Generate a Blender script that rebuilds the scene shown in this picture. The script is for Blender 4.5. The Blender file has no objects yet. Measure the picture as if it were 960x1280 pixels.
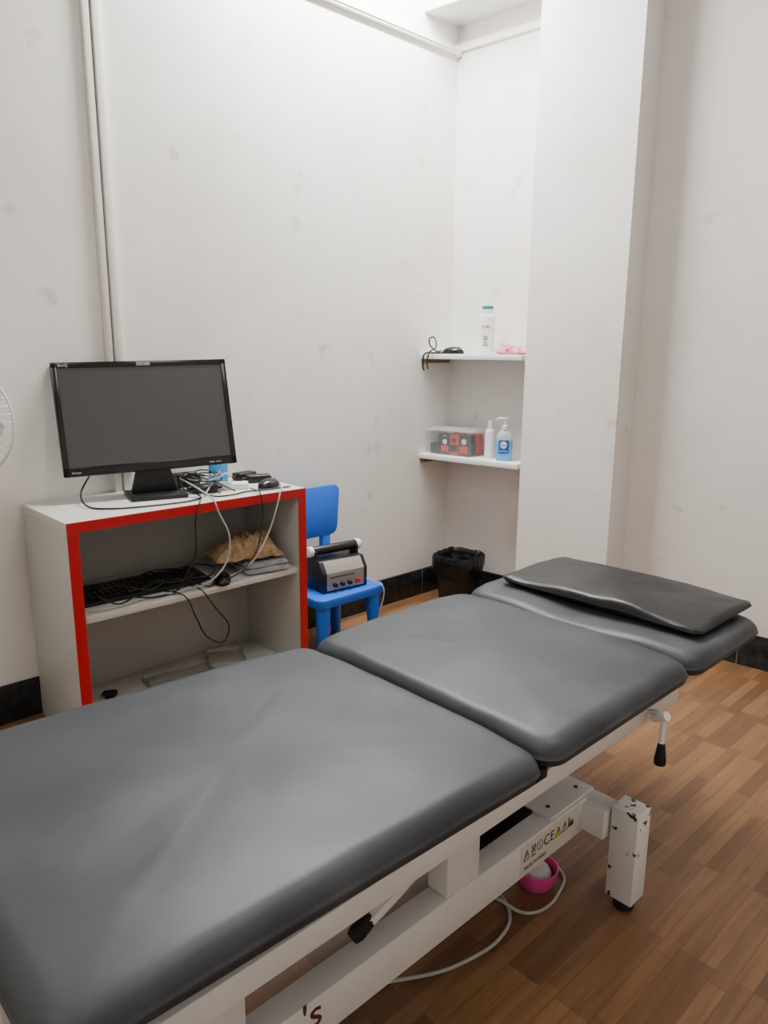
import bpy, bmesh, math, random
from mathutils import Vector, Matrix, noise
K = 1.25
R = math.radians
scn = bpy.context.scene

# ---------------------------------------------------------------- materials
def lin(h):
    h = h.lstrip('#')
    o = []
    for i in (0, 2, 4):
        v = int(h[i:i+2], 16)/255
        o.append(v/12.92 if v <= .04045 else ((v+.055)/1.055)**2.4)
    return (*o, 1)

def mat(name, col, rough=.5, metal=0, bump=0, bscale=80, var=0, vscale=4, spec=.5, alpha=1, col2=None, coat=0, detail=4):
    m = bpy.data.materials.new(name); m.use_nodes = True
    nt = m.node_tree; b = nt.nodes['Principled BSDF']
    c = lin(col)
    b.inputs['Base Color'].default_value = c
    b.inputs['Roughness'].default_value = rough
    b.inputs['Metallic'].default_value = metal
    b.inputs['Specular IOR Level'].default_value = spec
    b.inputs['Alpha'].default_value = alpha
    b.inputs['Coat Weight'].default_value = coat
    tc = nt.nodes.new('ShaderNodeTexCoord')
    if var or col2:
        n = nt.nodes.new('ShaderNodeTexNoise'); n.inputs['Scale'].default_value = vscale
        n.inputs['Detail'].default_value = detail
        nt.links.new(tc.outputs['Object'], n.inputs['Vector'])
        r = nt.nodes.new('ShaderNodeValToRGB')
        r.color_ramp.elements[0].position = .35; r.color_ramp.elements[1].position = .65
        c2 = lin(col2) if col2 else tuple(min(1, x*(1+var)) for x in c[:3])+(1,)
        c1 = c if col2 else tuple(x*(1-var) for x in c[:3])+(1,)
        r.color_ramp.elements[0].color = c1; r.color_ramp.elements[1].color = c2
        nt.links.new(n.outputs['Fac'], r.inputs['Fac'])
        nt.links.new(r.outputs['Color'], b.inputs['Base Color'])
    if bump:
        n2 = nt.nodes.new('ShaderNodeTexNoise'); n2.inputs['Scale'].default_value = bscale
        n2.inputs['Detail'].default_value = 5
        nt.links.new(tc.outputs['Object'], n2.inputs['Vector'])
        bp = nt.nodes.new('ShaderNodeBump'); bp.inputs['Strength'].default_value = bump
        bp.inputs['Distance'].default_value = .01
        nt.links.new(n2.outputs['Fac'], bp.inputs['Height'])
        nt.links.new(bp.outputs['Normal'], b.inputs['Normal'])
    return m

def spots(m, base, col, scale, thr, width=.02, factor=1.0):
    nt = m.node_tree; b = nt.nodes['Principled BSDF']; N = nt.nodes.new; L = nt.links.new
    tc = N('ShaderNodeTexCoord'); n = N('ShaderNodeTexNoise'); n.inputs['Scale'].default_value = scale; n.inputs['Detail'].default_value = 5
    L(tc.outputs['Object'], n.inputs['Vector'])
    r = N('ShaderNodeValToRGB'); r.color_ramp.elements[0].position = thr; r.color_ramp.elements[1].position = thr+width
    r.color_ramp.elements[0].color = (0, 0, 0, 1); r.color_ramp.elements[1].color = (factor, factor, factor, 1)
    L(n.outputs['Fac'], r.inputs['Fac'])
    mx = N('ShaderNodeMix'); mx.data_type = 'RGBA'
    src = b.inputs['Base Color'].links[0].from_socket if b.inputs['Base Color'].links else None
    if src: L(src, mx.inputs['A'])
    else: mx.inputs['A'].default_value = lin(base)
    mx.inputs['B'].default_value = lin(col)
    L(r.outputs['Color'], mx.inputs['Factor']); L(mx.outputs['Result'], b.inputs['Base Color'])

def wall_mat(name, col, stain):
    m = mat(name, col, .6, bump=.06, bscale=12, spec=.3)
    nt = m.node_tree; b = nt.nodes['Principled BSDF']
    tc = nt.nodes.new('ShaderNodeTexCoord')
    n = nt.nodes.new('ShaderNodeTexNoise'); n.inputs['Scale'].default_value = 1.7; n.inputs['Detail'].default_value = 8
    n.inputs['Roughness'].default_value = .65
    nt.links.new(tc.outputs['Object'], n.inputs['Vector'])
    r = nt.nodes.new('ShaderNodeValToRGB')
    r.color_ramp.elements[0].position = .3; r.color_ramp.elements[0].color = lin(stain)
    r.color_ramp.elements[1].position = .55; r.color_ramp.elements[1].color = lin(col)
    nt.links.new(n.outputs['Fac'], r.inputs['Fac'])
    nt.links.new(r.outputs['Color'], b.inputs['Base Color'])
    spots(m, col, '#a79d8c', 7, .66, .08, .45)
    return m

def floor_mat():
    m = bpy.data.materials.new('wood_floor'); m.use_nodes = True
    nt = m.node_tree; b = nt.nodes['Principled BSDF']; N = nt.nodes.new; Lk = nt.links.new
    tc = N('ShaderNodeTexCoord')
    sep = N('ShaderNodeSeparateXYZ'); cmb = N('ShaderNodeCombineXYZ')
    Lk(tc.outputs['Object'], sep.inputs[0])
    Lk(sep.outputs['Y'], cmb.inputs['X']); Lk(sep.outputs['X'], cmb.inputs['Y'])
    br = N('ShaderNodeTexBrick')
    br.inputs['Scale'].default_value = 1
    br.inputs['Brick Width'].default_value = .30; br.inputs['Row Height'].default_value = .038
    br.inputs['Mortar Size'].default_value = .0006; br.inputs['Mortar Smooth'].default_value = .5
    br.offset = .37; br.offset_frequency = 1; br.squash = .8; br.squash_frequency = 3
    br.inputs['Color1'].default_value = lin('#694a30'); br.inputs['Color2'].default_value = lin('#8c6746')
    br.inputs['Mortar'].default_value = lin('#523a27')
    Lk(cmb.outputs[0], br.inputs['Vector'])
    mp = N('ShaderNodeMapping'); mp.inputs['Scale'].default_value = (60, 4, 1)
    Lk(tc.outputs['Object'], mp.inputs['Vector'])
    n = N('ShaderNodeTexNoise'); n.inputs['Scale'].default_value = 1; n.inputs['Detail'].default_value = 6
    n.inputs['Distortion'].default_value = .6
    Lk(mp.outputs[0], n.inputs['Vector'])
    rp = N('ShaderNodeValToRGB')
    rp.color_ramp.elements[0].position = .3; rp.color_ramp.elements[0].color = (.74, .71, .68, 1)
    rp.color_ramp.elements[1].position = .7; rp.color_ramp.elements[1].color = (1.08, 1.08, 1.08, 1)
    Lk(n.outputs['Fac'], rp.inputs['Fac'])
    mx = N('ShaderNodeMix'); mx.data_type = 'RGBA'; mx.blend_type = 'MULTIPLY'; mx.inputs['Factor'].default_value = 1
    Lk(br.outputs['Color'], mx.inputs['A']); Lk(rp.outputs['Color'], mx.inputs['B'])
    Lk(mx.outputs['Result'], b.inputs['Base Color'])
    b.inputs['Roughness'].default_value = .38
    b.inputs['Specular IOR Level'].default_value = .4
    return m

def granite_mat():
    m = bpy.data.materials.new('granite'); m.use_nodes = True
    nt = m.node_tree; b = nt.nodes['Principled BSDF']; N = nt.nodes.new; Lk = nt.links.new
    tc = N('ShaderNodeTexCoord')
    sep = N('ShaderNodeSeparateXYZ'); cmb = N('ShaderNodeCombineXYZ'); ad = N('ShaderNodeMath'); ad.operation = 'ADD'
    Lk(tc.outputs['Object'], sep.inputs[0])
    Lk(sep.outputs['X'], ad.inputs[0]); Lk(sep.outputs['Y'], ad.inputs[1])
    Lk(ad.outputs[0], cmb.inputs['X']); cmb.inputs['Y'].default_value = 2.5
    br = N('ShaderNodeTexBrick'); br.inputs['Scale'].default_value = 1
    br.inputs['Brick Width'].default_value = .3; br.inputs['Row Height'].default_value = 5
    br.inputs['Mortar Size'].default_value = .002
    br.inputs['Color1'].default_value = lin('#1b1e20'); br.inputs['Color2'].default_value = lin('#2a2e2f')
    br.inputs['Mortar'].default_value = lin('#77766f')
    Lk(cmb.outputs[0], br.inputs['Vector'])
    n = N('ShaderNodeTexNoise'); n.inputs['Scale'].default_value = 22; n.inputs['Detail'].default_value = 8
    Lk(tc.outputs['Object'], n.inputs['Vector'])
    rp = N('ShaderNodeValToRGB'); rp.color_ramp.elements[0].position = .3; rp.color_ramp.elements[0].color = (.45, .45, .45, 1)
    rp.color_ramp.elements[1].position = .75; rp.color_ramp.elements[1].color = (2.0, 2.0, 1.9, 1)
    Lk(n.outputs['Fac'], rp.inputs['Fac'])
    mx = N('ShaderNodeMix'); mx.data_type = 'RGBA'; mx.blend_type = 'MULTIPLY'; mx.inputs['Factor'].default_value = 1
    Lk(br.outputs['Color'], mx.inputs['A']); Lk(rp.outputs['Color'], mx.inputs['B'])
    Lk(mx.outputs['Result'], b.inputs['Base Color'])
    b.inputs['Roughness'].default_value = .22; b.inputs['Specular IOR Level'].default_value = .3
    return m

M_wall = wall_mat('wall_paint', '#e9e7e2', '#dedad2')
M_wallp = wall_mat('wall_paint_back', '#e6e2de', '#dcd6d0')
M_ceil = mat('ceiling_paint', '#dcdcda', .7)
M_floor = floor_mat(); M_gran = granite_mat()
M_pvc = mat('conduit_plastic', '#eeede6', .4)
M_pvcg = mat('conduit_cream', '#e0ddd3', .5)
M_shelfw = mat('shelf_white', '#ebebea', .35, var=.03)
M_shelfwood = mat('batten_wood', '#7a5a34', .6, var=.15, vscale=30)
M_vinyl = mat('grey_vinyl', '#31353a', .46, bump=.035, bscale=420, col2='#383c41', vscale=5, spec=.36)
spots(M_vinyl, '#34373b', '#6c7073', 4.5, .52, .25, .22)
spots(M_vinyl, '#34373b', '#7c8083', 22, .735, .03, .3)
M_black_vinyl = mat('black_vinyl', '#121315', .40, bump=.15, bscale=30, spec=.38)
M_white_metal = mat('white_enamel', '#e2e2e0', .35, var=.03)
M_blackp = mat('black_plastic', '#0d0d0e', .4)
M_blackgl = mat('black_gloss', '#09090a', .2)
M_rubber = mat('rubber', '#111111', .7)
M_dark = mat('dark_metal', '#1d1d1e', .5, .4)
M_board = mat('cushion_board_black', '#0e0e0f', .8, spec=.1)
M_lam = mat('laminate_grey', '#b9b8b4', .45, var=.03, vscale=3)
M_lamw = mat('laminate_top', '#c8c6c1', .4, var=.04, vscale=5)
M_lamb = mat('laminate_back', '#a8a7a4', .5, var=.03)
M_red = mat('red_edge', '#b80a1c', .35, var=.06, vscale=12)
M_screen = mat('screen', '#3f3f3e', .30, spec=.6)
M_bezel = mat('bezel', '#0a0a0b', .22)
M_blue = mat('blue_plastic', '#0e60cc', .4)
M_bluecard = mat('blue_card', '#1598d8', .4)
M_whitep = mat('white_plastic', '#e4e4e2', .35)
M_silver = mat('silver_panel', '#98948a', .38, .2)
M_towelb = mat('brown_towel', '#b89c7c', .95, bump=1.0, bscale=90, col2='#9a7a5a', vscale=45, spec=.1)
M_towelg = mat('grey_towel', '#a5a5ac', .95, bump=.8, bscale=220, var=.12, vscale=30, spec=.1)
M_bag = mat('clear_bag', '#8f8e87', .25, bump=.5, bscale=25, var=.12)
M_paper = mat('grey_paper', '#9d9b95', .5, var=.08, vscale=12)
M_blackbag = mat('black_bag', '#0a0a0b', .28, bump=.9, bscale=22)
M_pink = mat('pink_plastic', '#ea4fa0', .3)
M_pinkc = mat('pink_cloth', '#d98a98', .9, bump=.5, bscale=60, var=.1, vscale=20)
M_green = mat('green_cap', '#0d8070', .35)
M_clear = mat('clear_plastic', '#e6ecee', .1, alpha=.08, spec=.7)
M_clearlid = mat('clear_lid', '#e6ecee', .1, alpha=.35, spec=.7)
M_sanit = mat('sanitizer_gel', '#62b2e4', .1, alpha=.88)
M_clearb = mat('clear_bottle', '#d4e8f2', .1, alpha=.5)
M_lblblue = mat('label_blue', '#1450b4', .4)
M_greyc = mat('grey_cable', '#a9a9a4', .45)
M_blackc = mat('black_cable', '#0f0f0f', .45)
M_label = mat('label_white', '#d2cfc2', .4)
M_ink = mat('ink', '#101010', .5)
M_redink = mat('red_ink', '#5c241c', .5)
M_inkw = mat('ink_white', '#b9b9b9', .5)
M_yellow = mat('yellow', '#e0c414', .5)
M_redbox = mat('red_box', '#c2281e', .4)
M_texts = mat('print_grey', '#56706a', .5)
M_chip = mat('chipped_enamel', '#e2e2e0', .4)
spots(M_chip, '#e2e2e0', '#1c1c1c', 30, .615, .01)

# ---------------------------------------------------------------- mesh builder
def catmull(pts, n=8, closed=False):
    P = [Vector(p) for p in pts]
    out = []
    L = len(P)
    rng = range(L if closed else L-1)
    for i in rng:
        if closed:
            p0, p1, p2, p3 = P[(i-1) % L], P[i], P[(i+1) % L], P[(i+2) % L]
        else:
            p0, p1, p2, p3 = P[max(i-1, 0)], P[i], P[i+1], P[min(i+2, L-1)]
        for k in range(n):
            t = k/n
            out.append(.5*((2*p1)+(-p0+p2)*t+(2*p0-5*p1+4*p2-p3)*t*t+(-p0+3*p1-3*p2+p3)*t**3))
    if not closed:
        out.append(P[-1])
    return out

class MB:
    def __init__(s): s.bm = bmesh.new()
    def add(s, t, mi=0, M=None):
        for f in t.faces: f.material_index = mi
        if M is not None: bmesh.ops.transform(t, matrix=M, verts=t.verts)
        me = bpy.data.meshes.new('t'); t.to_mesh(me); t.free()
        s.bm.from_mesh(me); bpy.data.meshes.remove(me)
        return s
    def box(s, x0, x1, y0, y1, z0, z1, bev=0, seg=2, mi=0, M=None):
        t = bmesh.new()
        bmesh.ops.create_cube(t, size=1)
        for v in t.verts:
            v.co = Vector(((x0+x1)/2+v.co.x*(x1-x0), (y0+y1)/2+v.co.y*(y1-y0), (z0+z1)/2+v.co.z*(z1-z0)))
        if bev: bmesh.ops.bevel(t, geom=t.edges[:], offset=bev, segments=seg, profile=.5, affect='EDGES')
        return s.add(t, mi, M)
    def cyl(s, p0, p1, r0, r1=None, seg=24, mi=0, bev=0, M=None):
        p0 = Vector(p0); p1 = Vector(p1); d = p1-p0
        r1 = r0 if r1 is None else r1
        t = bmesh.new()
        bmesh.ops.create_cone(t, cap_ends=True, segments=seg, radius1=r0, radius2=r1, depth=d.length)
        if bev:
            es = [e for e in t.edges if any(len(f.verts) > 4 for f in e.link_faces)]
            bmesh.ops.bevel(t, geom=es, offset=bev, segments=2, profile=.5, affect='EDGES')
        q = Vector((0, 0, 1)).rotation_difference(d.normalized()).to_matrix().to_4x4()
        bmesh.ops.transform(t, matrix=Matrix.Translation((p0+p1)/2) @ q, verts=t.verts)
        return s.add(t, mi, M)
    def lathe(s, prof, seg=32, mi=0, M=None, sx=1, sy=1, sq=0):
        t = bmesh.new(); rings = []
        for r, z in prof:
            if r < 1e-5: rings.append([t.verts.new((0, 0, z))])
            else:
                ring = []
                for i in range(seg):
                    c_, s_ = math.cos(2*math.pi*i/seg), math.sin(2*math.pi*i/seg)
                    q = (abs(c_)**sq+abs(s_)**sq)**(-1/sq) if sq else 1
                    ring.append(t.verts.new((sx*r*q*c_, sy*r*q*s_, z)))
                rings.append(ring)
        for a, b in zip(rings, rings[1:]):
            for i in range(seg):
                j = (i+1) % seg
                if len(a) == 1 and len(b) == 1: continue
                if len(a) == 1: t.faces.new((a[0], b[j], b[i]))
                elif len(b) == 1: t.faces.new((a[i], a[j], b[0]))
                else: t.faces.new((a[i], a[j], b[j], b[i]))
        bmesh.ops.recalc_face_normals(t, faces=t.faces)
        return s.add(t, mi, M)
    def tube(s, pts, r, mi=0, seg=8, closed=False, n=8, M=None, raw=False):
        P = [Vector(p) for p in pts] if raw else catmull(pts, n, closed)
        t = bmesh.new(); rings = []
        L = len(P)
        up = Vector((0, 0, 1)); prev = None
        for i, p in enumerate(P):
            if closed: d = P[(i+1) % L]-P[i-1]
            else: d = P[min(i+1, L-1)]-P[max(i-1, 0)]
            if d.length < 1e-9: d = Vector((0, 0, 1))
            d.normalize()
            if prev is None:
                a = d.cross(up)
                if a.length < .05: a = d.cross(Vector((1, 0, 0)))
            else: a = prev-d*prev.dot(d)
            if a.length < 1e-6: a = d.orthogonal()
            a.normalize(); prev = a; b = d.cross(a)
            rings.append([t.verts.new(p+r*(math.cos(2*math.pi*k/seg)*a+math.sin(2*math.pi*k/seg)*b)) for k in range(seg)])
        rr = list(zip(rings, rings[1:]))
        if closed: rr.append((rings[-1], rings[0]))
        for A, B in rr:
            for k in range(seg):
                j = (k+1) % seg
                t.faces.new((A[k], A[j], B[j], B[k]))
        if not closed:
            t.faces.new(rings[0][::-1]); t.faces.new(rings[-1])
        bmesh.ops.recalc_face_normals(t, faces=t.faces)
        return s.add(t, mi, M)
    def prism(s, pts, z0, z1, bev=0, mi=0, M=None, seg=2):
        t = bmesh.new()
        vs = [t.verts.new((p[0], p[1], z0)) for p in pts]
        f = t.faces.new(vs)
        r = bmesh.ops.extrude_face_region(t, geom=[f])
        for g in r['geom']:
            if isinstance(g, bmesh.types.BMVert): g.co.z = z1
        bmesh.ops.recalc_face_normals(t, faces=t.faces)
        if bev: bmesh.ops.bevel(t, geom=t.edges[:], offset=bev, segments=seg, profile=.5, affect='EDGES')
        return s.add(t, mi, M)
    def ball(s, c, rx, ry=None, rz=None, mi=0, M=None, sub=3, zmin=None):
        ry = rx if ry is None else ry; rz = rx if rz is None else rz
        t = bmesh.new(); bmesh.ops.create_icosphere(t, subdivisions=sub, radius=1)
        for v in t.verts:
            z = v.co.z
            if zmin is not None: z = max(z, zmin)
            v.co = Vector((c[0]+v.co.x*rx, c[1]+v.co.y*ry, c[2]+z*rz))
        return s.add(t, mi, M)
    def finish(s, name, mats, parent=None, loc=None, world=False, ang=35, rz=0, label=None):
        me = bpy.data.meshes.new(name); s.bm.to_mesh(me); s.bm.free()
        if not isinstance(mats, (list, tuple)): mats = [mats]
        for m in mats: me.materials.append(m)
        if parent is not None and world:
            me.transform(Matrix.Translation(-parent.location))
        o = bpy.data.objects.new(name, me); scn.collection.objects.link(o)
        if parent is None and loc is None or parent is not None:
            xs = [v.co for v in me.vertices]
            c = Vector([(min(v[i] for v in xs)+max(v[i] for v in xs))/2 for i in range(3)])
            if parent is None: c.z = min(v.z for v in xs)
            me.transform(Matrix.Translation(-c)); o.location = c
        else:
            o.location = loc
            o.rotation_euler = (0, 0, rz)
        for p in me.polygons: p.use_smooth = True
        me.set_sharp_from_angle(angle=R(ang))
        if parent is not None: o.parent = parent
        if label: o['label'] = label
        return o

def thing(name, label, category, loc, rz=0, rot=None):
    e = bpy.data.objects.new(name, None); scn.collection.objects.link(e)
    e.empty_display_size = .05
    e.location = loc; e.rotation_euler = rot if rot else (0, 0, rz)
    e['label'] = label; e['category'] = category
    return e
def tag(o, label, category, group=None):
    o['label'] = label; o['category'] = category
    if group: o['group'] = group
    return o
def struct(o): o['kind'] = 'structure'; return o

def text_part(txt, size, origin, right, up, m, parent, world=False, name='lettering', ext=.0004, align='LEFT'):
    cu = bpy.data.curves.new('tx', 'FONT'); cu.body = txt; cu.size = size; cu.extrude = ext; cu.align_x = align
    to = bpy.data.objects.new('tx', cu); scn.collection.objects.link(to)
    dg = bpy.context.evaluated_depsgraph_get(); dg.update()
    me = bpy.data.meshes.new_from_object(to.evaluated_get(dg))
    bpy.data.objects.remove(to); bpy.data.curves.remove(cu)
    r = Vector(right).normalized(); u = Vector(up).normalized(); n = r.cross(u)
    M = Matrix((( r.x, u.x, n.x, 0), (r.y, u.y, n.y, 0), (r.z, u.z, n.z, 0), (0, 0, 0, 1)))
    me.transform(Matrix.Translation(origin) @ M)
    if world: me.transform(Matrix.Translation(-parent.location))
    me.materials.clear(); me.materials.append(m)
    o = bpy.data.objects.new(name, me); scn.collection.objects.link(o); o.parent = parent
    return o

# ---------------------------------------------------------------- camera
cam = bpy.data.cameras.new('camera'); co = bpy.data.objects.new('camera', cam); scn.collection.objects.link(co)
cam.sensor_fit = 'VERTICAL'; cam.sensor_height = 36; cam.sensor_width = 27; cam.lens = 36*920/1280
cam.clip_start = .02
co.matrix_world = Matrix.Translation((0, 0, K)) @ Matrix.Rotation(R(46.5), 4, 'Z') @ Matrix.Rotation(R(90-12.39), 4, 'X') @ Matrix.Rotation(R(.4), 4, 'Z')
scn.camera = co

# ---------------------------------------------------------------- room
XL = -2.04*K; Q = .12; QB = .09
def yb(x): return (2.303+QB*(x/K+2.04))*K         # back wall
def yc(x): return (2.19+Q*(x/K+1.62))*K           # column front
ZC = 2.45*K; XR = 1.5; YN = -1.3
b = MB(); b.box(XL-.1, XR+.1, YN-.1, 3.6, -.1, 0); struct(b.finish('floor', M_floor, loc=(0, 0, 0)))
b = MB(); b.box(XL-.1, XR+.1, YN-.1, 3.6, ZC, ZC+.1); struct(b.finish('ceiling', M_ceil, loc=(0, 0, 0)))
b = MB(); b.box(XL-.1, XL, YN-.1, yb(XL)+.05, 0, ZC); struct(b.finish('wall_left', M_wall, loc=(0, 0, 0)))
b = MB(); b.prism([(XL, yb(XL)), (XR+.1, yb(XR+.1)), (XR+.1, yb(XR)+.15), (XL-.1, yb(XL)+.15), (XL-.1, yb(XL)+.05), (XL, yb(XL)+.05)], 0, ZC)
struct(b.finish('wall_back', M_wallp, loc=(0, 0, 0)))
b = MB(); b.box(XR, XR+.1, YN, 3.3, 0, ZC); struct(b.finish('wall_right', M_wallp, loc=(0, 0, 0)))
b = MB(); b.box(XL, XR, YN-.1, YN, 0, ZC); struct(b.finish('wall_near', M_wall, loc=(0, 0, 0)))
xc0, xc1 = -1.590*K, -1.243*K
b = MB(); b.prism([(xc0, yc(xc0)), (xc1, yc(xc1)), (xc1-.015, yb(xc1-.015)), (xc0-.015, yb(xc0-.015))], 0, ZC)
struct(b.finish('wall_column', M_wallp, loc=(0, 0, 0)))
def ybm(x): return (2.116+Q*(x/K+2.04))*K
b = MB(); b.prism([(XL, ybm(XL)), (-1.4*K, ybm(-1.4*K)), (-1.4*K, yb(-1.4*K)), (XL, yb(XL))], 2.175*K, ZC)
struct(b.finish('wall_beam', M_ceil, loc=(0, 0, 0)))
hb = .109*K; tb = .012
b = MB(); b.box(XL, XL+tb, YN, yb(XL), 0, hb, .002); struct(b.finish('baseboard_left', M_gran, loc=(0, 0, 0)))
b = MB()
b.prism([(XL+tb, yb(XL)-tb), (xc0-.013, yb(xc0)-tb), (xc0-.013, yb(xc0)), (XL+tb, yb(XL))], 0, hb)
b.prism([(xc0-tb, yc(xc0)-tb), (xc1+tb, yc(xc1)-tb), (xc1+tb, yc(xc1)), (xc0-tb, yc(xc0))], 0, hb)
b.prism([(xc1, yc(xc1)), (xc1+tb, yc(xc1)), (xc1+tb-.015, yb(xc1)), (xc1-.015, yb(xc1))], 0, hb)
b.prism([(xc1, yb(xc1)-tb), (XR, yb(XR)-tb), (XR, yb(XR)), (xc1, yb(xc1))], 0, hb)
struct(b.finish('baseboard_back', M_gran, loc=(0, 0, 0)))
b = MB()
b.box(XL, XL+.022, .892*K, .916*K, .55*K, ZC, .003)
b.box(XL, XL+.018, .868*K, .887*K, .55*K, ZC, .003, mi=1)
struct(b.finish('trim_1', [M_pvc, M_pvcg], loc=(0, 0, 0)))
b = MB()
b.box(XL, XL+.02, YN, yb(XL), 2.077*K, 2.106*K, .003); b.box(XL+.02, XL+.024, YN, yb(XL), 2.086*K, 2.09*K)
b.box(XL, XL+.028, yb(XL)-.03, yb(XL), 2.073*K, 2.11*K, .002)
struct(b.finish('trim_2', M_pvc, loc=(0, 0, 0)))
b = MB()
b.prism([(XL+.02, yb(XL)-.018), (xc0-.013, yb(xc0)-.018), (xc0-.013, yb(xc0)), (XL+.02, yb(XL))], 2.088*K, 2.112*K)
struct(b.finish('trim_3', M_pvc, loc=(0, 0, 0)))

# niche shelves
def ysf(x): return (2.127+Q*(x/K+2.04))*K
for zt, lab in ((.988*K, 'white wall shelf holding a powder bottle'), (.597*K, 'white wall shelf holding a sanitizer bottle and box')):
    e = thing('wall_shelf', lab, 'shelf', ((XL+xc0)/2, yb(-2.2), zt-.03))
    x1 = xc0-.008
    b = MB(); b.prism([(XL+.001, ysf(XL)), (x1, ysf(x1)), (x1-.012, yb(x1)-.002), (XL+.001, yb(XL)-.002)], zt-.025, zt, .002)
    b.finish('board', M_shelfw, e, world=True)
    b = MB(); b.box(XL+.001, XL+.025, ysf(XL)+.01, yb(XL)-.03, zt-.044, zt-.0255, .002)
    b.finish('batten', M_shelfwood, e, world=True, label='brown wooden batten')
ZS1, ZS2 = .988, .597

# ---------------------------------------------------------------- treatment bed
def rrect(hx, hy, rc, ne=18, nc=7):
    pts = []
    for (sx, sy, a0) in ((1, 1, 0), (-1, 1, 90), (-1, -1, 180), (1, -1, 270)):
        cx, cy = sx*(hx-rc), sy*(hy-rc)
        arc = [Vector((cx+rc*math.cos(R(a0+90*k/nc)), cy+rc*math.sin(R(a0+90*k/nc)))) for k in range(nc+1)]
        if pts:
            p, q = pts[-1], arc[0]
            pts += [p.lerp(q, k/ne) for k in range(1, ne)]
        pts += arc
    p, q = pts[-1], pts[0]
    pts += [p.lerp(q, k/ne) for k in range(1, ne)]
    return pts

def cushion(hx, hy, t, rc, re, dome, seed, amp=.003, notch=0, sag=0, bow=0, lowf=1.4):
    bm = bmesh.new(); rings = []
    prof = [(.03, 0), (.01, 0), (.003, .006), (0, .016), (-.002, t*.4), (-.001, (t-re)*1.0)]
    for k in range(1, 8):
        a = k/7*math.pi/2
        prof.append((re*(1-math.cos(a)), (t-re)+re*math.sin(a)))
    def place(v, w, s):
        x, y, z = v
        nz = noise.noise(Vector((x*7+seed, y*7, z*9)))
        n2 = noise.noise(Vector((x*28+seed, y*28, z*10+3)))
        z2 = z+amp*w*(nz*lowf+n2*.35)
        ex = max(0, abs(x)/hx-.6)/.4; ey = max(0, abs(y)/hy-.6)/.4
        if z > .02: z2 -= sag*ex*ey*min(1, z/t)
        if notch and y < 0:
            z2 -= notch*math.exp(-(x/.16)**2)*min(1, -y/hy)*(z/t)
        if bow: y = y+bow*(1-(x/hx)**2)*(y/hy)
        return Vector((x, y, z2))
    for ins, z in prof:
        ring = []
        for p in rrect(hx-ins, hy-ins, max(rc-ins*.6, .01)):
            ring.append(bm.verts.new(place((p.x, p.y, z), z/t, 1)))
        rings.append(ring)
    S = [.97, .93, .88, .82, .75, .66, .56, .45, .33, .2, .08]
    base_o = rrect(hx-re, hy-re, max(rc-re*.6, .01))
    for s in S:
        rings.append([bm.verts.new(place((p.x*s, p.y*s, t+dome*(1-s**2.4)), 1, s)) for p in base_o])
    n = len(rings[0])
    for A, B in zip(rings, rings[1:]):
        for i in range(n):
            j = (i+1) % n
            bm.faces.new((A[i], A[j], B[j], B[i]))
    c = bm.verts.new(place((0, 0, t+dome), 1, 0))
    for i in range(n): bm.faces.new((rings[-1][i], rings[-1][(i+1) % n], c))
    bm.faces.new(rings[0][::-1])
    bmesh.ops.recalc_face_normals(bm, faces=bm.faces)
    return bm

XB = -.775*K
bed = thing('treatment_bed', 'grey vinyl padded physiotherapy treatment bed on white steel frame', 'bed', (XB, .85*K, 0))
def k(*a): return tuple(v*K for v in a)
ZR0, ZR1 = .374, .408
secs = [('foot_cushion', .125, .798, .430, -2.0), ('middle_cushion', .806, 1.250, .422, 0), ('head_cushion', 1.260, 1.575, .419, 0)]
for i, (nm, y0, y1, z0, tl) in enumerate(secs):
    hy = (y1-y0)/2*K
    MM = Matrix.Translation((XB-.006*K, (y0+y1)/2*K, z0*K)) @ Matrix.Rotation(R(tl), 4, 'X')
    bm = cushion(.275*K, hy, .058, .045, .034, .006 if i < 2 else .003, i*13.7+1, .0032, notch=.018 if i == 2 else 0, sag=.012, bow=.002, lowf=1)
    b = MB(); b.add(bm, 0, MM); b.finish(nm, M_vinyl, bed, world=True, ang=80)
    b = MB(); b.box(-.24*K, .24*K, -hy+.03, hy-.03, -.012, .0015, .002, M=MM); b.finish('cushion_board', M_board, bed, world=True)
b = MB()
for s in (-1, 1):
    xo = XB+s*.243*K
    b.box(min(xo, xo-s*.04), max(xo, xo-s*.04), .16*K, 1.255*K, ZR0*K, ZR1*K, .003)
    xh = XB+s*.2*K
    b.box(xh-.015, xh+.015, 1.25*K, 1.5*K, .39*K, .408*K, .002)
for y in (.16, .5, .79, 1.22):
    b.box(XB-.24*K+.03, XB+.24*K-.03, y*K, y*K+.04, (ZR0+.004)*K, (ZR1-.01)*K, .002)
b.finish('upper_frame', M_white_metal, bed, world=True)
b = MB()
for s in (-1, 1):
    xo = XB+s*.155*K
    b.box(min(xo, xo-s*.05), max(xo, xo-s*.05), .2*K, 1.11*K, .132*K, .199*K, .003)
b.box(XB-.2*K, XB+.2*K, 1.095*K, 1.15*K, .138*K, .193*K, .003)
b.box(XB-.2*K, XB+.2*K, .2*K, .255*K, .138*K, .193*K, .003)
b.box(XB-.155*K+.01, XB+.155*K-.006, 1.0*K, 1.14*K, .1985*K, .203*K, .001)
b.finish('lower_frame', M_white_metal, bed, world=True)
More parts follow.
